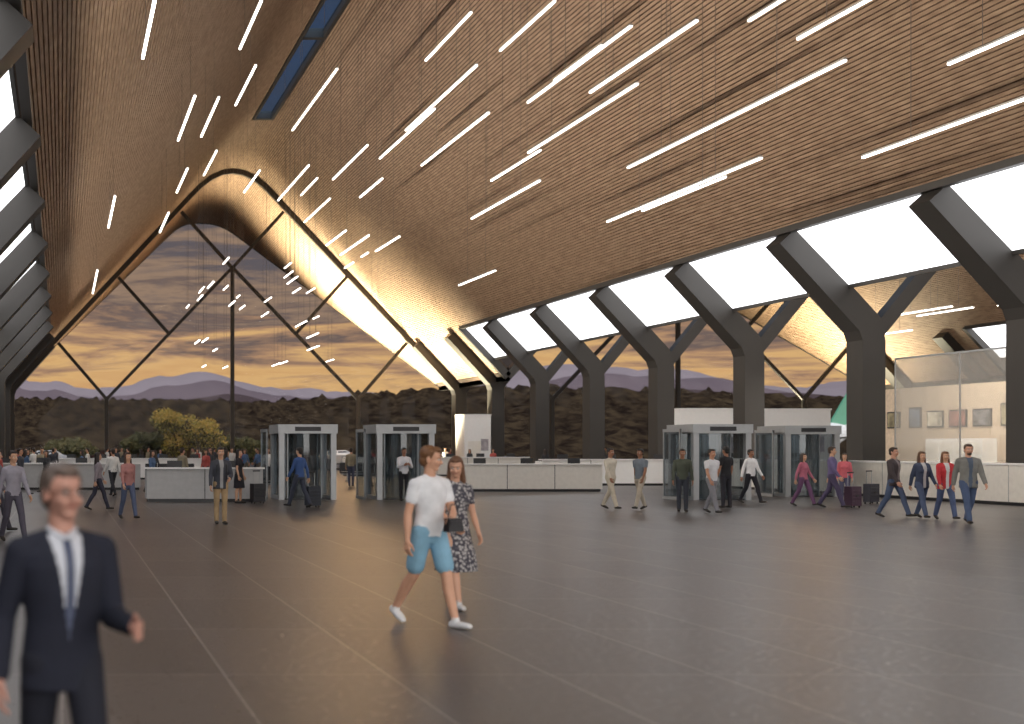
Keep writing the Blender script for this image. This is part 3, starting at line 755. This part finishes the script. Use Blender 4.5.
B=(84,94,120)
P=[
('backpacker_man',3.6,29.5,5,dict(H=1.74,top=(66,68,76),top_kind='jacket',inner=(160,160,160),bottom=(172,146,110),hair=(45,35,30),pack=(45,48,52),legs=STAND,arms=((12,10,60,25),(5,10,20,0)))),
('traveler_woman',1.6,31.5,20,dict(H=1.64,female=True,top=(170,120,115),top_kind='shirt',bottom=B,hair=(70,45,35),hair_kind='long',legs=STEP_A,arms=AS2)),
('traveler_woman',5.5,40.4,60,dict(H=1.68,female=True,top=(35,34,40),top_kind='tshirt',bottom=(30,30,36),bottom_kind='skirt',hem=.5,hair=(40,30,28),hair_kind='long',legs=STAND,arms=AN)),
('traveler_man',6.85,37.5,-140,dict(H=1.76,top=(60,88,140),top_kind='shirt',bottom=(60,64,78),hair=(35,28,26),legs=STEP_A,arms=AS)),
('guard_man',11.1,42.2,5,dict(H=1.72,top=(225,225,230),top_kind='shirt',bottom=(30,30,36),skin=(160,112,86),hair=(25,22,22),legs=STAND,arms=((20,10,85,40),(20,10,85,40)))),
('traveler_man',15.4,36.5,25,dict(H=1.74,top=(214,206,190),top_kind='shirt',bottom=(205,195,176),hair=(40,34,30),skin=(160,115,90),legs=STEP_B,arms=AS2)),
('traveler_man',16.1,36.2,-60,dict(H=1.72,top=(116,126,136),top_kind='tshirt',bottom=(186,176,160),hair=(30,26,24),skin=(150,108,84),legs=STEP_A,arms=AS)),
('traveler_man',16.8,35.2,-20,dict(H=1.70,top=(78,84,72),top_kind='shirt',bottom=(58,62,72),hair=(30,26,24),skin=(150,105,80),legs=STAND,arms=AN)),
('traveler_man',17.15,34.3,15,dict(H=1.72,top=(215,216,220),top_kind='tshirt',bottom=(135,135,142),hair=(40,30,26),skin=(190,140,112),legs=STEP_B,arms=AS2)),
('traveler_man',19.1,37.4,-160,dict(H=1.76,top=(34,34,38),top_kind='tshirt',bottom=(44,44,52),hair=(25,22,22),skin=(150,105,80),legs=STAND,arms=AN)),
('traveler_man',21.3,40.2,20,dict(H=1.70,top=(235,235,236),top_kind='shirt',bottom=(32,32,40),hair=(25,22,22),skin=(150,105,80),legs=STEP_A,arms=AS)),
('traveler_woman',21.9,38.4,30,dict(H=1.58,female=True,top=(190,110,130),top_kind='shirt',bottom=(110,76,110),hair=(50,36,30),hair_kind='long',legs=STEP_A,arms=AS)),
('traveler_man',22.1,37.3,50,dict(H=1.78,top=(108,98,138),top_kind='shirt',bottom=(76,68,96),hair=(60,44,34),legs=STEP_B,arms=AS2)),
('traveler_woman',24.2,40.2,-30,dict(H=1.56,female=True,top=(200,100,110),top_kind='shirt',bottom=(90,90,115),hair=(50,36,30),hair_kind='long',legs=STAND,arms=AN)),
('walking_man',20.6,32.2,30,dict(H=1.76,top=(70,62,64),top_kind='jacket',inner=(140,130,130),bottom=(78,92,120),hair=(50,36,28),skin=(200,150,125),legs=STEP_A,arms=AS2)),
('walking_woman',21.1,31.9,0,dict(H=1.66,female=True,top=(66,76,100),top_kind='jacket',inner=(200,200,200),bottom=(84,98,128),hair=(90,60,40),hair_kind='long',legs=STEP_B,arms=AS)),
('walking_woman',21.2,31.2,-10,dict(H=1.66,female=True,top=(196,56,64),top_kind='jacket',inner=(210,210,210),bottom=(76,90,124),hair=(110,70,45),hair_kind='long',legs=STEP_A,arms=AS2)),
('walking_man',20.5,29.4,-15,dict(H=1.84,top=(126,126,122),top_kind='jacket',inner=(84,96,114),bottom=(76,92,124),hair=(70,50,36),skin=(210,160,134),legs=STEP_B,arms=AS,beard=True,voxel=.012)),
('traveler_woman',1.0,36,100,dict(H=1.62,female=True,top=(140,130,135),top_kind='shirt',bottom=(50,50,64),hair=(40,30,28),hair_kind='long',legs=STEP_B,arms=AS)),
('traveler_man',-.9,24,30,dict(H=1.70,top=(150,146,156),top_kind='shirt',bottom=(78,74,86),hair=(50,40,36),legs=STEP_A,arms=AS)),
('traveler_man',-1.35,27,80,dict(H=1.72,top=(104,98,106),top_kind='jacket',bottom=(58,56,66),hair=(50,40,36),legs=STEP_B,arms=AS2)),
]
for nm,x,d,a,kw in P:
    kw.setdefault('voxel',.014); person(nm,x,d,a,**kw)

crowd=bpy.data.objects.new('background_crowd',None); scene.collection.objects.link(crowd)
cm=[]
cc=[((60,62,70),(40,42,52)),((170,80,74),(50,52,64)),((220,218,214),(46,46,52)),((80,104,138),(90,84,76)),((140,130,108),(64,70,90)),((54,54,58),(110,104,92))]
for i,(a,b) in enumerate(cc):
    fem=i%2==1
    cm.append(person_mesh('crowd_figure',H=1.72-.08*fem,female=fem,top=a,top_kind='shirt',bottom=b,hair=(45,34,28),hair_kind='long' if fem else 'short',
       legs=[STEP_A,STAND,STEP_B][i%3],arms=[AS2,AN,AS][i%3],voxel=.02,skin=(190,142,114)))
r=random.Random(11); k=0
spots=[(9.9,55),(10.6,56.5),(9.5,60),(6.4,50.5),(12.9,58),(13.5,57),(-1.5,47),(-2.2,45),(1.8,46),(3.4,49),(4.4,47.5),(-.6,50)]
for i in range(38): spots.append((r.uniform(-3,10.5),r.uniform(56,90)))
for i in range(14): spots.append((r.uniform(8,22),r.uniform(62,90)))
for i in range(16): spots.append((r.uniform(24,50),r.uniform(74,96)))
for x,y in spots:
    if 69.3<y<72.2 or 77.4<y<80 or (57.3<y<61.3 and x>21): y+=3.2
    if abs(x-30)<1.2 or (27<x<30 and y>86): x-=3.5
    place('figure_%d'%k,cm[k%6],(x,y,0),r.uniform(0,6.28),parent=crowd); k+=1

# ================================================================== LIGHT
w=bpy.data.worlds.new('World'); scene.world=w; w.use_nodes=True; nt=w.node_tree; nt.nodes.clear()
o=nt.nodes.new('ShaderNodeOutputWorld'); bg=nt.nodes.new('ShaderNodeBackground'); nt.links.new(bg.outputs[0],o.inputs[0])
tc=nt.nodes.new('ShaderNodeTexCoord'); sp=nt.nodes.new('ShaderNodeSeparateXYZ'); nt.links.new(tc.outputs['Generated'],sp.inputs[0])
mp=nt.nodes.new('ShaderNodeMapping'); mp.inputs['Scale'].default_value=(3,3,30); nt.links.new(tc.outputs['Generated'],mp.inputs[0])
n=nt.nodes.new('ShaderNodeTexNoise'); n.inputs['Scale'].default_value=2.6; n.inputs['Detail'].default_value=9; n.inputs['Roughness'].default_value=.66; n.inputs['Distortion'].default_value=.5; nt.links.new(mp.outputs[0],n.inputs[0])
ma=nt.nodes.new('ShaderNodeMath'); ma.operation='MULTIPLY_ADD'; ma.inputs[1].default_value=.28; nt.links.new(n.outputs['Fac'],ma.inputs[0])
nt.links.new(sp.outputs['Z'],ma.inputs[2])
rp_=nt.nodes.new('ShaderNodeValToRGB'); e=rp_.color_ramp.elements
e[0].position=.0; e[0].color=srgb((130,104,90))+(1,)
e[1].position=1; e[1].color=srgb((70,120,165))+(1,)
for p,c in((.16,(214,166,112)),(.19,(228,184,124)),(.218,(182,144,112)),(.245,(112,98,94)),(.27,(160,134,112)),(.305,(104,96,98)),(.36,(92,92,100)),(.5,(82,94,112))):
    q=e.new(p); q.color=srgb(c)+(1,)
nt.links.new(ma.outputs[0],rp_.inputs[0])
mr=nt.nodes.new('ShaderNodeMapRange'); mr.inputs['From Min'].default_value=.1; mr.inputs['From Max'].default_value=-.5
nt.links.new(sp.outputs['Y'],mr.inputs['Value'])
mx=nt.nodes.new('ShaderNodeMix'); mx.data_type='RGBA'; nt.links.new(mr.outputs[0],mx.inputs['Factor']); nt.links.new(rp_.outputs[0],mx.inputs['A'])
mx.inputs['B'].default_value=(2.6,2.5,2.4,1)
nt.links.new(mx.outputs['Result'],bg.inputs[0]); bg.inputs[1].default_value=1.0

def area(name,loc,target,size,energy,col,spread=180,sy=None):
    l=bpy.data.lights.new(name,'AREA'); l.energy=energy; l.color=col; l.size=size; l.spread=D(spread)
    if sy: l.shape='RECTANGLE'; l.size_y=sy
    ob=bpy.data.objects.new(name,l); scene.collection.objects.link(ob); ob.location=loc
    ob.rotation_euler=(Vector(target)-Vector(loc)).to_track_quat('-Z','Y').to_euler(); return ob
area('canopy_uplight',(25,102,.5),(25.8,100.5,12),2.5,9000,(1,.90,.62),90)
area('canopy_uplight',(25,93,.5),(28,91.5,8),2,2600,(1,.90,.62),80)
area('canopy_uplight',(20,106,.5),(22.5,104.5,16),3,9000,(1,.90,.62),60)
area('canopy_uplight',(3,103,.5),(1,102,12),2,800,(1,.85,.6),90)
area('canopy_uplight',(57,101.5,.5),(59,100,12),3,5000,(1,.90,.62),100)
area('ceiling_fill_light',(-.3,38,9.0),(9,38,12.2),96,7200,(1,.91,.80),110,.3)  # unseen fill lamp added along the eave to brighten the ceiling
area('ceiling_fill_light',(33.7,38,9.0),(43,38,12.2),96,6000,(1,.91,.80),110,.3)  # same added fill for the right-hand hall
area('shop_fill_light',(35,48,6.2),(36.5,48,0),14,1500,(1,.93,.84),180,2)  # added fill lamp to lift the dim gallery wall

cam=bpy.data.cameras.new('camera'); co=bpy.data.objects.new('camera',cam); scene.collection.objects.link(co)
co.location=(0,0,1.75); co.rotation_euler=(math.pi/2,0,0)
cam.sensor_width=36; cam.lens=1300/1024*36; cam.shift_x=(512-62)/1024; cam.shift_y=(447-362)/1024
cam.dof.use_dof=True; cam.dof.focus_distance=32; cam.dof.aperture_fstop=1.25
cam.clip_end=8000; scene.camera=co
